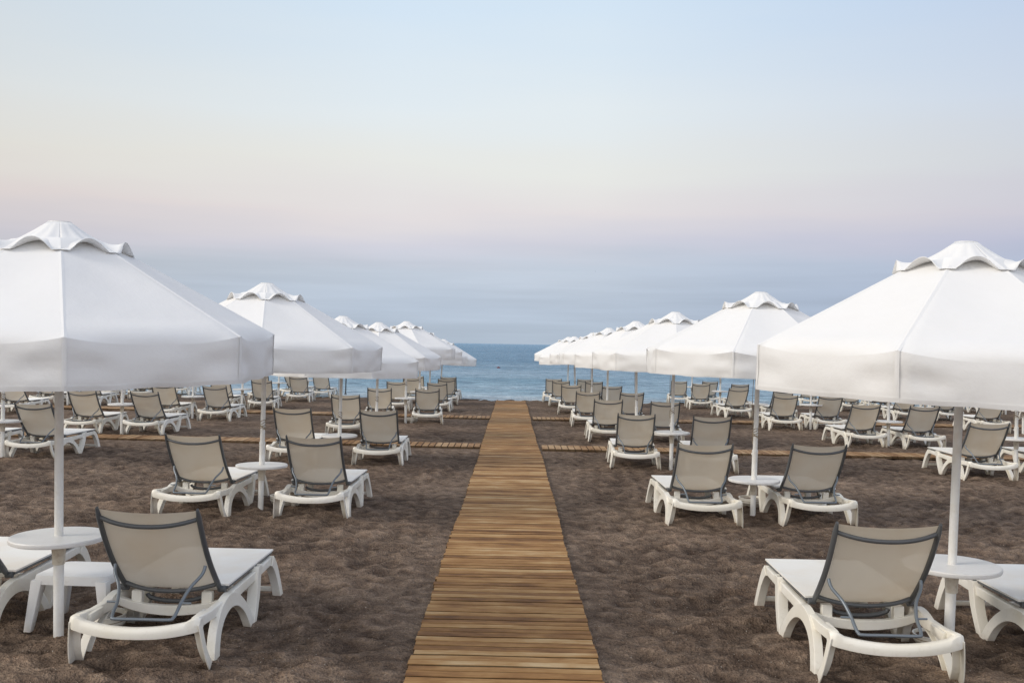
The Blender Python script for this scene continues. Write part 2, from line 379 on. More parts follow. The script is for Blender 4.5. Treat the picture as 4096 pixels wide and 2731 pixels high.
g = grid('sand', rows, M['sand'])
at = g.data.attributes.new('relief_shade', 'FLOAT', 'POINT')
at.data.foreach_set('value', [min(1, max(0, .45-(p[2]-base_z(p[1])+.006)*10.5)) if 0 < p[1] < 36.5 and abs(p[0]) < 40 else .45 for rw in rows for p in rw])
tag(g, kind='structure')

# sea
rows = []; ys = []; y = 35.0
while y < 30000: ys.append(y); y += max(.16, y*.0065) if y < 900 else y*.2
for y in ys:
    w = .68*y+25; nc = 260; r = []
    amp = .030*min(1, (y-34)/14)*max(0, 1-y/900)
    for i in range(nc+1):
        x = w*(2*i/nc-1)
        h = amp*(noise.noise(Vector((x*.45, y*1.05, 3)))*1.6 + noise.noise(Vector((x*1.1+y*.2, y*2.2, 8)))) if amp > 0 else 0
        h += .05*math.exp(-((y-41.5-.8*math.sin(x*.2))/.9)**2)*(.5+.5*noise.noise(Vector((x*.25, 2, 1))))
        r.append((x, y, SEA_Z+h))
    rows.append(r)
sea = grid('sea', rows, M['sea']); tag(sea, kind='structure')

# ------------------------------------------------------------------ boardwalks
def walk_edge(y):                                                 # sections of the roll-out path wander a little
    return .006*math.sin(y*1.3)+.010*math.sin(y*.41+2)
def main_walk():
    mb = MB(); rnd = random.Random(3); y = 1.2
    while y < 34.6:
        w = rnd.uniform(.074, .090) ; sag = rnd.uniform(-.002, .002)
        a = -.515+walk_edge(y)+rnd.uniform(-.009, .009); b_ = .505+walk_edge(y)+rnd.uniform(-.006, .006)
        z0 = base_z(y)+.012+sag; z1 = z0+.026; sk_ = -.017
        wy = w/2-.0025
        n = 4; rings = []
        for i in range(n+1):
            x = a+(b_-a)*i/n; yc = y+x*sk_; dz = .0012*math.sin(i*2.1+y*9)
            rings.append([(x, yc-wy, z0), (x, yc-wy, z1+dz-.002), (x, yc-wy+.003, z1+dz), (x, yc+wy-.003, z1+dz), (x, yc+wy, z1+dz-.002), (x, yc+wy, z0)])
        mb.loops(rings)
        y += w+rnd.choice([.006, .008, .011, .016])
    o = mb.build('boardwalk', M['plank'], shade=False); tag(o, kind='structure'); return o
main_walk()
def cross_walk(x0, x1, f, w, seed):
    mb = MB(); rnd = random.Random(seed); n = 1+int((x1-x0)/.1155); st_ = (x1-x0)/n
    for q in range(n):
        x = x0+st_*(q+.5)
        pw = rnd.uniform(.107, .1135); yc, ang = f(x); dy = rnd.uniform(-.012, .012); dz = rnd.uniform(-.0015, .002)
        z = base_z(yc)-.002+.004*math.sin(x*1.1)
        rings = []
        h = pw/2-.003
        for i in range(3):
            yy_ = yc-w/2+dy+w*i/2
            rings.append([(x-h, yy_, z), (x-h, yy_, z+.036+dz), (x-h+.005, yy_, z+.041+dz), (x+h-.005, yy_, z+.041+dz), (x+h, yy_, z+.036+dz), (x+h, yy_, z)])
        mb.loops(rings)
    # two bearers under the planks
    o = mb.build('boardwalk', M['plank_side'], shade=False)
    return tag(o, kind='structure')
lin = lambda pts: (lambda x: (pts[0][1]+(pts[1][1]-pts[0][1])*(x-pts[0][0])/(pts[1][0]-pts[0][0]), 0))
cross_walk(-16, -.53, lin([(-.54, 17.85), (-7.8, 18.40)]), .66, 1)
cross_walk(.56, 16, lin([(.5, 17.68), (7.4, 17.38)]), .66, 2)
cross_walk(-20, -.53, lin([(-.53, 25.6), (-10.3, 26.75)]), .80, 3)
cross_walk(.56, 20, lin([(.47, 25.5), (11.6, 25.6)]), .80, 4)

# ------------------------------------------------------------------ sun lounger
def channel(A, B, x0, side, depth=.05, t_=.008, open_back=False):
    """moulded leg: a U-shaped channel between edge polylines A and B (y,z), open towards the inside"""
    mb = MB(); rings = []
    for (a, b_) in zip(A, B):
        a = Vector(a); b_ = Vector(b_); d_ = (b_-a).normalized()*t_
        ai, bi = a+d_, b_-d_
        pts = [(0, a), (0, b_), (depth, b_), (depth, bi), (t_, bi), (t_, ai), (depth, ai), (depth, a)]
        if open_back: pts = [(0, a), (0, b_), (depth, b_), (depth, bi), (t_, bi), (t_, ai), (t_, a.lerp(ai, .5)), (t_, a)]
        ring = []
        for dx, p in pts:
            fl = max(0, .27-p[1])*.13
            ring.append((side*(x0-dx+fl), p[0], p[1]))
        rings.append(ring)
    mb.loops(rings); return mb
def res(P, n):
    P = smooth([Vector((p[0], p[1], 0)) for p in P], 8); Ls = [0]
    for i in range(1, len(P)): Ls.append(Ls[-1]+(P[i]-P[i-1]).length)
    out = []
    for k in range(n+1):
        s_ = Ls[-1]*k/n; i = max(j for j in range(len(P)) if Ls[j] <= s_+1e-9); i = min(i, len(P)-2)
        q = (s_-Ls[i])/max(1e-9, Ls[i+1]-Ls[i]); p = P[i].lerp(P[i+1], q); out.append((p.x, p.y))
    return out
def back_pt(s_):                                                  # s_: 0 hinge .. 1 top ; slightly dished
    y = .455-.44*s_-.03*math.sin(math.pi*s_); z = .315+.522*s_-.02*math.sin(math.pi*s_); return y, z
BN = Vector((0, -.75, -.66))
def make_lounger():
    root = empty('sun_lounger', (0, 0, 0)); P = M['plastic']
    for sd_ in (-1, 1):
        # rail
        mb = MB(); rings = []
        for y_, zt, hh in ((-.11, .296, .060), (.0, .285, .054), (.10, .278, .052), (.30, .278, .060), (.50, .292, .066), (.70, .296, .060), (1.0, .303, .054), (1.25, .312, .052), (1.40, .318, .050)):
            xo, xi = .338, .296
            rings.append([(sd_*xo, y_, zt-hh), (sd_*xo, y_, zt-.004), (sd_*(xo-.004), y_, zt), (sd_*(xi+.004), y_, zt), (sd_*xi, y_, zt-.004), (sd_*xi, y_, zt-hh)])
        mb.loops(rings); mb.build('side_rail', P, root, .002)
        # rear leg strand
        channel(res([(-.137, .262), (-.115, .17), (-.085, .08), (-.045, 0)], 8), res([(-.080, .262), (-.064, .17), (-.036, .09), (.035, 0)], 8), .345, sd_, .050, .008, True).build('leg', P, root, .002)
        # arch from rear foot to middle foot
        Ao = res([(.020, 0), (.062, .09), (.140, .185), (.27, .265), (.42, .298), (.56, .268), (.695, .185), (.785, .09), (.83, 0)], 22)
        Ai = res([(.112, 0), (.148, .075), (.205, .145), (.30, .196), (.42, .216), (.54, .196), (.64, .14), (.70, .075), (.745, 0)], 22)
        channel(Ao, Ai, .350, sd_, .048).build('arch', P, root, .002)
        channel(res([(.775, 0), (.865, .10), (.945, .20), (1.005, .330)], 8), res([(.835, 0), (.93, .095), (1.02, .20), (1.085, .332)], 8), .3525, sd_, .064).build('leg', P, root, .002)
        channel(res([(1.355, .262), (1.41, .21), (1.455, .12), (1.485, 0)], 8), res([(1.395, .322), (1.475, .26), (1.525, .13), (1.555, 0)], 8), .347, sd_, .055).build('leg', P, root, .002)
        # pocket that carries the brace, with its little ratchet teeth
        mb = MB()
        mb.box((sd_*.286, .06, .252), (.011, .085, .026))
        mb.build('brace_pocket', P, root, .005, seg=2)
    # rear bar, dipped in the middle, raised blunt ends
    mb = MB(); rings = []; n = 36
    for i in range(n+1):
        x = -.347+.694*i/n; q = abs(x)/.347
        zc = .216+.042*q**2.2; hh = .028+.004*q; yb = -.150+.045*q**2
        end = max(0, (q-.80)/.06); end = min(1, end); top = zc+hh+.012*end-.016*max(0, (q-.93)/.07)
        dpt = .026+.016*end
        sh_ = .010*max(0, (q-.95)/.05)
        rings.append([(x, yb-.024+sh_, zc-hh), (x, yb-.030+sh_, zc), (x, yb-.022+sh_, top-.006), (x, yb-.014+sh_, top), (x, yb+dpt-.008, top), (x, yb+dpt, top-.006), (x, yb+dpt, zc-hh+.012), (x, yb+dpt-.014, zc-hh)])
    mb.loops(rings); mb.build('rear_bar', P, root)
    # crossbeam under the hinge with two upright lugs
    mb = MB(); rings = []
    for i in range(25):
        x = -.299+.598*i/24; q = abs(x)/.3; zt = .222+.045*q**2.5; hh = .058-.01*q
        rings.append([(x, .400, zt-hh), (x, .400, zt), (x, .440, zt), (x, .440, zt-hh)])
    mb.loops(rings)
    for sx in (-1, 1): mb.box((sx*.205, .442, .262), (.030, .022, .040))
    mb.build('crossbeam', P, root, .003)
    mb = MB(); mb.box((0, 1.383, .285), (.299, .016, .024)); mb.build('foot_bar', P, root, .004)
    mb = MB(); mb.tube([(-.318, 1.492, .075), (.318, 1.492, .075)], .012, 8, rx=.018); mb.build('stretcher', P, root)
    # seat panel
    y0, y1, hw = .46, 1.475, .322
    rows = []
    for i in range(15):
        t_ = i/14; row = []
        for j in range(13):
            s_ = -1+2*j/12; row.append((s_*hw, y0+(y1-y0)*t_, .343+.008*t_-.012*(1-s_*s_)*math.sin(math.pi*min(1, t_*1.1))))
        rows.append(row)
    mb = MB(); nn = 13
    top = [p for r in rows for p in r]; bot = [(p[0], p[1], p[2]-.011) for p in top]; K = len(top)
    fs = [(i*nn+j, i*nn+j+1, (i+1)*nn+j+1, (i+1)*nn+j) for i in range(14) for j in range(12)]
    fs += [(K+(i+1)*nn+j, K+(i+1)*nn+j+1, K+i*nn+j+1, K+i*nn+j) for i in range(14) for j in range(12)]
    for i in range(14): fs += [(i*nn, (i+1)*nn, K+(i+1)*nn, K+i*nn), (i*nn+12, K+i*nn+12, K+(i+1)*nn+12, (i+1)*nn+12)]
    for j in range(12): fs += [(j, K+j, K+j+1, j+1), (14*nn+j, 14*nn+j+1, K+14*nn+j+1, K+14*nn+j)]
    mb.add(top+bot, fs); mb.build('seat', M['seat'], root)
    mb = MB(); mb.tube([(-.312, .46, .322), (-.312, 1.455, .329), (.312, 1.455, .329), (.312, .46, .322)], .0085, 8)
    mb.tube([(-.165, .485, .272), (-.15, .485, .252), (-.08, .475, .238), (0, .47, .234), (.08, .475, .238), (.15, .485, .252), (.165, .485, .272)], .013, 10, sub=3)
    mb.build('seat_frame', M['grey'], root)
    # backrest
    for sd_ in (-1, 1):
        pts = []
        for k in range(13):
            y_, z_ = back_pt(k/12*1.03-.02); pts.append((sd_*(.274+.001*k/12), y_, z_))
        mb = MB(); rings = []
        for i, p in enumerate(pts):
            p = Vector(p); t_ = (Vector(pts[min(i+1, 12)])-Vector(pts[max(i-1, 0)])).normalized(); a = Vector((1, 0, 0)); b_ = t_.cross(a)
            e = .55 if i in (0, 12) else 1
            rings.append([p+a*math.cos(q*math.pi/6)*.0135*e+b_*math.sin(q*math.pi/6)*.022*e for q in range(12)])
        mb.loops(rings); mb.build('backrest_post', M['grey'], root)
        mb = MB(); y_, z_ = back_pt(.01); mb.tube([(sd_*.262, y_+.004, z_-.004), (sd_*.308, y_+.004, z_-.004)], .019, 12); mb.build('hinge', M['grey'], root, .003)
    for s_, bow in ((.915, .062), (.085, .058)):
        y_, z_ = back_pt(s_); pts = []
        for k in range(9):
            q = -1+k/4; dv_ = BN*bow*(1-abs(q)**2.2); pts.append((q*.272, y_+dv_.y, z_+dv_.z))
        mb = MB(); mb.tube(pts, .0125, 10, sub=2); mb.build('backrest_bar', M['grey'], root)
    rows = []
    for i in range(19):
        s_ = .03+.96*i/18; y_, z_ = back_pt(s_); row = []
        for j in range(17):
            q = -1+j/8; sag = (.012+.012*math.sin(math.pi*s_)+.018*max(0, .25-s_))*(1-q*q); sg = -.010*(1-q*q) if i == 18 else 0
            row.append((q*.268, y_+.004+BN.y*sag, z_+.004+BN.z*sag+sg))
        rows.append(row)
    grid('backrest_sling', rows, M['sling'], root)
    yb, zb = back_pt(.40)
    half = [(.255, yb-.02, zb-.01), (.245, yb-.045, zb-.055), (.200, .150, .390), (.176, .080, .325), (.172, .020, .285), (.165, -.015, .262), (.145, -.028, .256)]
    path = [(-a, b_, c_) for a, b_, c_ in half]+[(0, -.028, .256)]+[(a, b_, c_) for a, b_, c_ in reversed(half)]
    mb = MB(); mb.tube(path, .0095, 10, sub=4)
    for sx in (-1, 1): mb.tube([(sx*.170, .075, .322), (sx*.232, .075, .322)], .006, 8)
    mb.build('brace', M['tube'], root)
    return root

# ------------------------------------------------------------------ parasol
RAD, RIMZ, CAPZ, VAL = 1.23, 1.768, 2.43, .25
def oct_r(th):
    s_ = math.pi/4; a = (th % s_)-s_/2; return math.cos(s_/2)/math.cos(a)
def canopy_mesh(seed):
    off = Vector((seed*17.3, seed*5.1, seed)); nth = 8*14
    def pt(k, rr):                                              # rr 0..1 from vent to rim
        th = 2*math.pi*k/nth; s_ = (k % 14)/14; edge = math.sin(math.pi*s_)
        r = .25+(RAD-.25)*rr; z = 2.30-(2.30-RIMZ)*rr
        r_ = r*(oct_r(th)*1.0 if rr > 0 else oct_r(th))
        z -= .016*edge*math.sin(math.pi*min(1, rr))             # panels hang a little between the ribs
        if rr > .84:                                            # cloth rolls over the edge between the corners, creases on them
            q = (rr-.84)/.16; es = edge**.8
            ra = (.25+(RAD-.25)*.84)*oct_r(th); rb = RAD*oct_r(th); rr2 = ra+(rb-ra)*math.sin(q*math.pi/2)
            r_ = r_*(1-es)+rr2*es; z -= es*.045*(1-math.cos(q*math.pi/2))
        w = noise.noise(Vector((math.cos(th)*r*2.2, math.sin(th)*r*2.2, 0))+off)*.008*edge
        return Vector((math.cos(th)*r_, math.sin(th)*r_, z+w))
    roof = []; steps = [0, .1, .2, .3, .4, .5, .6, .7, .8, .84, .87, .90, .93, .955, .98, 1.0]
    for rr in steps: roof.append([pt(k, rr) for k in range(nth+1)])
    val = []
    for i in range(9):
        q = i/8; row = []
        for k in range(nth+1):
            th = 2*math.pi*k/nth; s_ = (k % 14)/14; edge = math.sin(math.pi*s_)
            p = pt(k, 1.0); n_ = Vector((math.cos(th), math.sin(th), 0)); kk = k % nth; t2 = 2*math.pi*kk/nth
            cs = Vector((math.cos(t2)*3, math.sin(t2)*3, q*.6))
            wv = (.026*noise.noise(cs*1.6+off)+.008*noise.noise(cs*5+off))*q
            belly = .010*edge*math.sin(math.pi*q)+.004*edge*q
            cg = .011*math.sin(q*9+seed)*math.exp(-((min(s_, 1-s_)-.12)/.07)**2)    # drag folds beside the corners
            dz = -VAL*q-.010*q*edge*noise.noise(cs*2.3+off)+(.042*edge**.8*q)
            row.append(p+n_*(wv+belly+cg-.006*q)+Vector((0, 0, dz)))
        val.append(row)
    cap = []; nc = 8*14
    for i in range(13):
        q = i/12; row = []
        for k in range(nc+1):
            th = 2*math.pi*k/nc; s_ = (k % 14)/14; d_ = min(s_, 1-s_)          # 0 on a rib
            arch = 0 if d_ < .175 else math.sin(math.pi*(s_-.175)/.65)**.72
            rs = .405*(oct_r(th)*.3+.7); ze = 2.305-(2.30-RIMZ)*(rs-.25)/(RAD-.25)/oct_r(th)*1.0
            ze += .004
            r = .062+(rs-.062)*q*(1-.06*arch*q)
            z = 2.405+(ze-2.405)*(1-(1-q)**1.45)                     # concave
            z += .073*arch*q**2.8
            rip = .0035*math.sin(th*16+seed)*math.sin(math.pi*q)+.008*noise.noise(Vector((math.cos(th)*4, math.sin(th)*4, q))+off)*q*(1 if k % nc else 1)*(1-q)
            row.append((math.cos(th)*r, math.sin(th)*r, z+rip))
        cap.append(row)
    return roof, val, cap
def make_parasol(seed):
    root = empty('beach_parasol', (0, 0, 0))
    roof, val, cap = canopy_mesh(seed)
    def strips(o, st):
        me = o.data; bm = bmesh.new(); bm.from_mesh(me)
        for row in st:
            vs = [[bm.verts.new(p) for p in pr] for pr in row]
            for i in range(len(vs)-1):
                f = bm.faces.new((vs[i][0], vs[i][1], vs[i+1][1], vs[i+1][0])); f.smooth = True
        bm.to_mesh(me); bm.free()
    ca_ = grid('canopy', roof, M['canvas'], root); va = grid('valance', val, M['canvas'], root)
    st = []; sv = []
    for k in range(8):
        a = k*math.pi/4; tv = Vector((-math.sin(a), math.cos(a), 0)); rv = Vector((math.cos(a), math.sin(a), 0)); row = []
        for r_ in range(1, len(roof)):
            p = roof[r_][k*14]; row.append((p+tv*.013+Vector((0, 0, -.0035)), p+Vector((0, 0, .002))))
        st.append(row); st.append([(q[1], q[0]-tv*.026) for q in row])
        row = [(p[k*14]+tv*.011+rv*.0005-Vector((0, 0, .0)), p[k*14]+rv*.0015) for p in val]
        sv.append(row); sv.append([(q[1], q[0]-tv*.022) for q in row])
    hem = []
    for k in range(len(val[0])):
        p = val[-1][k]; p1 = val[-2][k]; n_ = Vector((p.x, p.y, 0)).normalized(); up_ = (p1-p).normalized()
        hem.append((p+n_*.002-up_*.003, p+n_*.0035+up_*.022))
    sv.append(hem)
    strips(ca_, st); strips(va, sv)
    cp = grid('vent_cap', cap, M['canvas'], root)
    for o, th in ((cp, .0025),):
        md = o.modifiers.new('thickness', 'SOLIDIFY'); md.thickness = th; md.offset = 0
    mb = MB(); mb.lathe([(.002, 2.410), (.062, 2.409), (.064, 2.402), (.045, 2.385)], 20)
    mb.build('finial_disc', M['pole'], root)
    mb = MB(); mb.tube([(0, 0, .02), (0, 0, 2.385)], .0245, 16); mb.build('pole', M['pole'], root)
    mb = MB(); hs = .44 if seed == 0 else .71; mb.lathe([(.0290, -.12), (.0290, hs), (.0315, hs+.002), (.0315, hs+.025), (.0262, hs+.03)], 18); sl = mb.build('ground_sleeve', M['pole'], root)
    if seed: mb = MB(); mb.tube([(-.028, 0, .69), (-.055, 0, .69)], .013, 10); mb.build('clamp_knob', M['pole'], root, .003)
    mb = MB(); mb.lathe([(.026, 1.70), (.045, 1.71), (.045, 1.76), (.026, 1.77)], 16)
    mb.lathe([(.026, 2.22), (.05, 2.23), (.05, 2.28), (.026, 2.29)], 16); mb.build('hub', M['pole'], root)
    for k in range(8):
        a = k*math.pi/4; ca, sa = math.cos(a), math.sin(a); mb = MB()
        mb.tube([(ca*.045, sa*.045, 2.25), (ca*RAD*.985, sa*RAD*.985, RIMZ-.004)], .009, 6)
        mb.tube([(ca*.04, sa*.04, 1.735), (ca*.60, sa*.60, 2.045)], .007, 6); mb.build('rib', M['pole'], root)
    if seed == 0: return root
    mb = MB(); pts = []
    for i in range(46):
        a = i*.75; pts.append((math.cos(a)*.0295, math.sin(a)*.0295, .86+i*.0023+.012*math.sin(i*.9+seed)))
    mb.tube(pts, .0035, 5)
    mb.tube([(-.03, -.012, .95), (-.05, -.02, 1.15), (-.047, -.018, 1.5), (-.03, -.01, 1.72)], .003, 5, sub=3)
    mb.tube([(-.028, .01, .90), (-.055, .004, .93), (-.06, 0, .86), (-.035, -.01, .80), (-.03, 0, .86)], .0035, 5, sub=4)
    mb.build('cord', M['cord'], root)
    return root

def make_table():
    root = empty('parasol_table', (0, 0, 0)); r = .268
    mb = MB(); mb.lathe([(.031, -.028), (r-.012, -.030), (r-.003, -.026), (r, -.018), (r, -.006), (r-.004, -.001), (r-.012, 0), (r-.022, -.001), (.0298, -.002)], 64)
    mb.build('table_top', M['table'], root)
    mb = MB(); mb.lathe([(.044, -.032), (.041, -.06), (.036, -.12), (.0345, -.165), (.0298, -.168)], 20); mb.build('support_cone', M['plastic'], root)
    return root

# ------------------------------------------------------------------ layout (metres; x to the right, y towards the sea)
COLN = {'L1': 'inner left column', 'L2': 'second left column', 'L3': 'third left column',
        'R1': 'inner right column', 'R2': 'second right column', 'R3': 'third right column', 'R4': 'far right column'}
ORD = ['', 'first', 'second', 'third', 'fourth', 'fifth', 'sixth', 'seventh', 'eighth']
# poles: column, row, x, y, sink, rotation, lean_x, lean_y, table height (None: no table seen), canopy seed
POLES = [
 ('L1', 1, -2.60, 5.78, 0, 25.4, -.006, .022, .60, 0), ('L1', 2, -2.62, 10.50, .02, 12, .012, .01, .48, 1), ('L1', 3, -2.58, 15.0, .20, 30, .012, 0, .42, 2),
 ('L1', 4, -2.62, 19.4, .16, 8, .01, .01, .50, 2), ('L1', 5, -2.51, 23.8, 0, 22, -.008, 0, .58, 1), ('L1', 6, -2.62, 28.5, .06, 35, .0, 0, .55, 2),
 ('L1', 7, -2.64, 32.3, .22, 15, .0, .0, .55, 0), ('L1', 8, -2.58, 35.9, .26, 5, .05, .0, .55, 1),
 ('R1', 1, 2.57, 5.80, .02, 7.5, .022, .012, .52, 0), ('R1', 2, 2.58, 10.55, .02, 20, .02, 0, .41, 2), ('R1', 3, 2.43, 15.03, .05, 38, .012, 0, .55, 1),
 ('R1', 4, 2.46, 19.4, .05, 10, -.02, 0, .50, 2), ('R1', 5, 2.30, 23.9, .07, 25, .01, 0, .55, 0), ('R1', 6, 2.28, 28.3, .10, 33, .01, 0, .55, 1),
 ('R1', 7, 2.10, 32.4, .14, 18, -.03, 0, .55, 2), ('R1', 8, 2.03, 35.9, .10, 2, .01, 0, .55, 0),
 ('L2', 3, -7.65, 15.0, .02, 10, 0, 0, .55, 1), ('L2', 4, -7.64, 19.57, .02, 30, 0, 0, .57, 2), ('L2', 5, -7.65, 23.93, .0, 14, .01, 0, .53, 0),
 ('L2', 6, -7.62, 28.2, .02, 25, .02, 0, .55, 1), ('L2', 7, -7.60, 32.5, .02, 8, .02, 0, .60, 2), ('L2', 8, -7.40, 36.2, .0, 18, .0, 0, .58, 0),
 ('R2', 3, 7.62, 15.0, .02, 12, 0, 0, .55, 1), ('R2', 4, 7.38, 19.45, .02, 27, 0, 0, .50, 2), ('R2', 5, 7.14, 23.7, .02, 8, .0, 0, .60, 0),
 ('R2', 6, 6.95, 28.0, .02, 30, .01, 0, .40, 1), ('R2', 7, 6.70, 31.9, .02, 16, .0, 0, .60, 2), ('R2', 8, 6.50, 35.8, .02, 3, .0, 0, .60, 0),
 ('L3', 6, -12.6, 28.3, .02, 20, 0, 0, .55, 2), ('L3', 7, -12.6, 32.4, .02, 9, 0, 0, .55, 0), ('L3', 8, -12.5, 36.0, .02, 28, 0, 0, .55, 1),
 ('R3', 5, 12.2, 23.7, .02, 20, 0, 0, .55, 0), ('R3', 6, 11.65, 28.0, .02, 20, 0, 0, .55, 1), ('R3', 7, 11.5, 32.0, .02, 9, 0, 0, .55, 2), ('R3', 8, 11.2, 36.0, .02, 28, 0, 0, .56, 0),
 ('R4', 7, 16.0, 32.2, .02, 9, 0, 0, .55, 1), ('R4', 8, 15.9, 36.0, .02, 28, 0, 0, .55, 2),
]
# loungers: column, row, side of its pole, x, y of the rear bar, turn in degrees
LOUNGERS = [
 ('L1', 1, 'right', -1.965, 5.38, -1.0), ('L1', 1, 'left', -3.32, 5.62, 1.0), ('L1', 2, 'left', -3.22, 10.05, -2.0), ('L1', 2, 'right', -2.00, 10.08, -1),
 ('L1', 3, 'left', -3.28, 14.9, 1.5), ('L1', 3, 'right', -1.97, 14.8, 1.0), ('L1', 4, 'left', -3.27, 19.6, 2), ('L1', 5, 'left', -3.10, 23.4, 4),
 ('L1', 5, 'right', -1.96, 23.3, 5), ('L1', 6, 'left', -3.24, 28.1, 3), ('L1', 6, 'right', -2.10, 28.2, 1), ('L1', 7, 'left', -3.24, 32.4, 3), ('L1', 7, 'right', -2.10, 32.3, 3), ('L1', 8, 'left', -3.42, 35.6, 0), ('L1', 8, 'right', -2.24, 35.3, -3),
 ('R1', 1, 'left', 2.04, 5.32, -1.5), ('R1', 1, 'right', 3.28, 5.32, -1.5), ('R1', 2, 'left', 1.97, 10.02, .5), ('R1', 2, 'right', 3.16, 10.15, .5),
 ('R1', 3, 'left', 1.88, 14.9, -3), ('R1', 3, 'right', 2.98, 14.65, -3.5), ('R1', 4, 'left', 1.90, 19.4, -1), ('R1', 4, 'right', 3.00, 19.3, -2),
 ('R1', 5, 'left', 1.80, 23.3, -1), ('R1', 5, 'right', 2.84, 23.3, 0), ('R1', 6, 'left', 1.70, 28.1, -2), ('R1', 6, 'right', 2.86, 28.1, 0),
 ('R1', 7, 'left', 1.61, 32.2, -1), ('R1', 7, 'right', 2.68, 32.2, 0), ('R1', 8, 'left', 1.50, 35.0, 0), ('R1', 8, 'right', 2.64, 35.4, 0),
 ('L2', 3, 'left', -8.35, 14.9, 0), ('L2', 3, 'right', -7.18, 14.94, -1), ('L2', 4, 'left', -8.39, 19.42, -1), ('L2', 4, 'right', -7.13, 19.30, -2),
 ('L2', 5, 'left', -8.27, 23.6, 0), ('L2', 5, 'right', -6.98, 23.4, 1), ('L2', 6, 'left', -8.2, 28.0, 1), ('L2', 6, 'right', -6.99, 27.85, 4),
 ('L2', 7, 'left', -8.15, 32.2, 2), ('L2', 7, 'right', -6.83, 31.9, 3), ('L2', 8, 'left', -7.95, 35.8, -14), ('L2', 8, 'right', -6.76, 35.2, 0),
 ('R2', 3, 'left', 6.85, 14.22, -2), ('R2', 3, 'right', 8.25, 14.6, 0), ('R2', 4, 'left', 6.87, 19.19, -1), ('R2', 4, 'right', 7.97, 19.14, -1),
 ('R2', 5, 'left', 6.42, 23.23, -2), ('R2', 5, 'right', 7.56, 23.5, 0), ('R2', 6, 'left', 6.37, 27.8, 3), ('R2', 6, 'right', 7.62, 27.8, 0),
 ('R2', 7, 'left', 6.10, 31.9, -3), ('R2', 7, 'right', 7.35, 31.9, 0), ('R2', 8, 'left', 5.95, 35.3, -5), ('R2', 8, 'right', 7.10, 35.5, 0),
 ('L3', 5, 'right', -12.25, 24.3, 1), ('L3', 6, 'left', -13.2, 28.1, 1), ('L3', 6, 'right', -12.0, 28.1, 1), ('L3', 7, 'left', -13.2, 32.2, 1), ('L3', 7, 'right', -12.0, 32.2, 1),
 ('L3', 8, 'left', -13.1, 35.6, 0), ('L3', 8, 'right', -11.9, 35.6, 0),
 ('R3', 5, 'left', 11.6, 23.9, -2), ('R3', 6, 'left', 11.1, 27.8, -2), ('R3', 6, 'right', 12.25, 27.8, -1), ('R3', 7, 'left', 10.95, 31.9, -4), ('R3', 7, 'right', 12.0, 31.9, -1),
 ('R3', 8, 'left', 10.7, 35.5, -4), ('R3', 8, 'right', 11.75, 35.5, -2), ('R4', 6, 'left', 15.4, 28.0, -2), ('R4', 7, 'left', 15.4, 32.0, -2), ('R4', 8, 'left', 15.3, 35.5, 0), ('R4', 8, 'right', 16.5, 35.5, 0),
]
proto = make_lounger(); first = True; rl = random.Random(11)
for (c, r, side, x, y, tz) in LOUNGERS:
    o = proto if first else copy_tree(proto); first = False
    zc = base_z(y) if y < 17.5 else sum(sand_z(x+a, y+b_) for a in (-.33, .33) for b_ in (.06, .8, 1.52))/6+SLOPE*.8
    o.location = (x, y, zc-(.022 if y < 17.5 else .012)); o.rotation_euler = (R(rl.uniform(-.5, .1))-SLOPE, R(rl.uniform(-.4, .4)), R(tz+(rl.uniform(-1.6, 1.6) if y > 17 else 0)))
    tag(o, 'taupe-backed white lounger, %s row from the camera, %s of its parasol, %s' % (ORD[r], side, COLN[c]), 'sun lounger', 'sun loungers in rows on the dark sand')
par = [make_parasol(i) for i in range(3)]; used = [False]*3
tbl = make_table(); tfirst = True
for (c, r, x, y, sink, rot, lx, ly, th, sdv) in POLES:
    o = par[sdv] if not used[sdv] else copy_tree(par[sdv]); used[sdv] = True
    z = base_z(y)
    o.location = (x, y, z-sink); o.rotation_mode = 'XYZ'
    o.rotation_euler = (Matrix.Rotation(ly, 3, 'X') @ Matrix.Rotation(lx, 3, 'Y') @ Matrix.Rotation(R(rot-90), 3, 'Z')).to_euler()
    tag(o, 'white octagonal parasol with scalloped vent cap, %s row from the camera, %s' % (ORD[r], COLN[c]), 'parasol', 'white parasols standing in rows')
    if th:
        q = tbl if tfirst else copy_tree(tbl); tfirst = False
        q.location = (x+lx*th, y-ly*th, z+th); q.rotation_euler = (R(rl.uniform(-.7, .7)), R(rl.uniform(-.9, .9)), rl.uniform(0, 6))
        tag(q, 'round white table on the pole of the %s-row parasol, %s' % (ORD[r], COLN[c]), 'table', 'round tables on the parasol poles')

# ------------------------------------------------------------------ small things
def stool():
    root = empty('plastic_stool', (-2.60, 6.12, base_z(6.1)-.005), R(-3)); P = M['stool']; w, dp, h = .228, .205, .335
    rings = []
    for sc, z in ((1.00, h-.055), (.995, h-.018), (.975, h-.004), (.93, h)):
        ring = []
        for k in range(32):
            a = 2*math.pi*k/32; cx, sx = math.cos(a), math.sin(a); e = .26
            ring.append((math.copysign(abs(cx)**e, cx)*w*sc, math.copysign(abs(sx)**e, sx)*dp*sc, z))
        rings.append(ring)
    mb = MB(); mb.loops(rings); mb.build('seat', P, root)
    for sx in (-1, 1):
        for sy_ in (-1, 1):
            mb = MB(); rings = []
            for q in (0, .25, .5, .75, 1):
                z = (h-.03)*(1-q); cx, cy = sx*(w-.033+.04*q), sy_*(dp-.033+.035*q); a = .034-.012*q
                rings.append([(cx-a, cy-a, z), (cx+a, cy-a, z), (cx+a, cy+a, z), (cx-a, cy+a, z)])
            mb.loops(rings); mb.build('leg', P, root, .006, seg=2)
    tag(root, 'low square white plastic stool behind the nearest left parasol pole', 'stool')
stool()
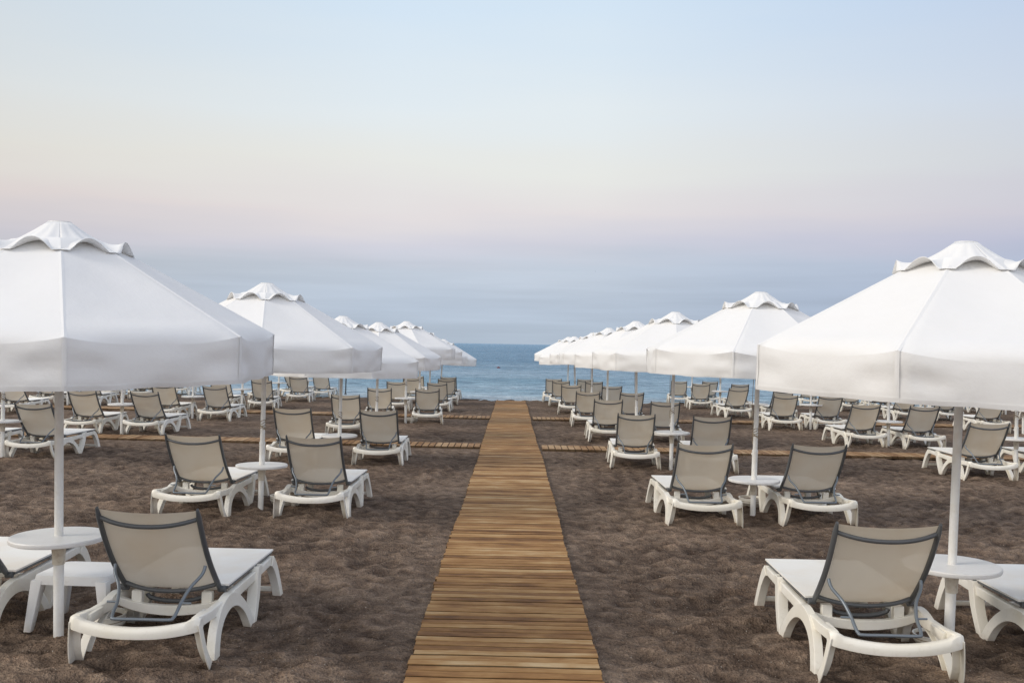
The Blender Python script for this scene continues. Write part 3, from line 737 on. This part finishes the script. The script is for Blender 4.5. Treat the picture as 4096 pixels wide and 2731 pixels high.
def tub(x, y, label, r=.145, h=.10):
    root = empty('round_tub', (x, y, base_z(y)-.005), 0)
    mb = MB(); mb.lathe([(r*.80, 0), (r*.97, h*.42), (r, h*.46), (r, h*.92), (r*1.03, h*.94), (r*1.03, h), (r*.96, h), (r*.93, h*.72), (.02, h*.70)], 36)
    mb.build('body', M['plastic'], root)
    mb = MB(); pts = [(r*1.006*math.cos(a*math.pi/18), r*1.006*math.sin(a*math.pi/18), h*.66) for a in range(37)]; mb.tube(pts, .0025, 5); mb.build('band', M['cord'], root)
    mb = MB(); mb.lathe([(r*.90, h*.70), (r*.90, h*.76), (r*.5, h*.84), (.01, h*.86)], 24); mb.build('sand_fill', M['sand'], root)
    tag(root, label, 'tub', 'low round white tubs by the parasol poles')
tub(-2.44, 5.98, 'low round cream tub beside the nearest left parasol pole')
tub(-2.48, 10.95, 'low round white tub beside the second-row pole, inner left column')
tub(2.78, 11.42, 'low round white tub behind the second-row pole, inner right column')
tub(2.62, 15.45, 'low round white tub beside the third-row pole, inner right column')
tub(2.56, 5.97, 'low round cream tub behind the nearest right parasol pole', .12, .07)
tub(-2.38, 24.05, 'low round white tub beside the fifth-row pole, inner left column')
# thin dark pole at the water's edge
mb = MB(); mb.tube([(-6.35, 38.2, -.5), (-6.33, 38.2, 1.15)], .022, 8); mb.lathe([(.045, -.4), (.045, -.30), (.024, -.28)], 10, (-6.35, 38.2))
tag(mb.build('thin_pole', M['dark'], None), 'thin dark pole standing at the waterline left of the boardwalk', 'pole')
def buoy(x, y, label):
    root = empty('marker_buoy', (x, y, SEA_Z), 0)
    mb = MB(); mb.lathe([(.02, -.05), (.13, -.04), (.16, .01), (.13, .06), (.06, .09), (.03, .11), (.01, .115)], 20); mb.build('float', M['red'], root)
    mb = MB(); mb.tube([(.0, 0, .10), (.02, 0, .13), (0, 0, .15), (-.02, 0, .13), (0, 0, .105)], .008, 6, sub=2); mb.build('ring', M['dark'], root)
    tag(root, label, 'buoy', 'dull red buoys on the sea')
buoy(-1.10, 84.0, 'small dull red buoy on the sea beyond the end of the boardwalk')
buoy(7.75, 82.0, 'small dull red buoy on the sea seen under the right hand parasols')
def bird(x, y, z, rz, label):
    root = empty('seabird', (x, y, z), rz)
    mb = MB(); mb.tube([(0, -.16, 0), (0, -.09, .005), (0, .02, .01), (0, .12, .012), (0, .17, .015)], [.006, .03, .042, .03, .012], 8); mb.build('body', M['bird'], root)
    for s_ in (-1, 1):
        v = [(0, .05, .02), (s_*.16, .06, .07), (s_*.30, -.02, .04), (s_*.16, -.02, .065), (0, -.05, .02)]
        mb = MB(); mb.add(v+[(a, b_, c_-.008) for a, b_, c_ in v], [(0, 1, 3, 4), (1, 2, 3), (9, 8, 6, 5), (8, 7, 6), (0, 5, 6, 1), (1, 6, 7, 2), (2, 7, 8, 3), (3, 8, 9, 4), (4, 9, 5, 0)])
        mb.build('wing', M['bird'], root, shade=False)
    root.scale = (.42, .42, .42)
    tag(root, label, 'bird', 'distant birds above the sea')
bird(13.2, 160, 13.6, R(30), 'tiny distant bird, the upper one, above the sea right of the boardwalk')
bird(17.6, 160, 10.2, R(-40), 'tiny distant bird, the lower one, above the sea right of the boardwalk')
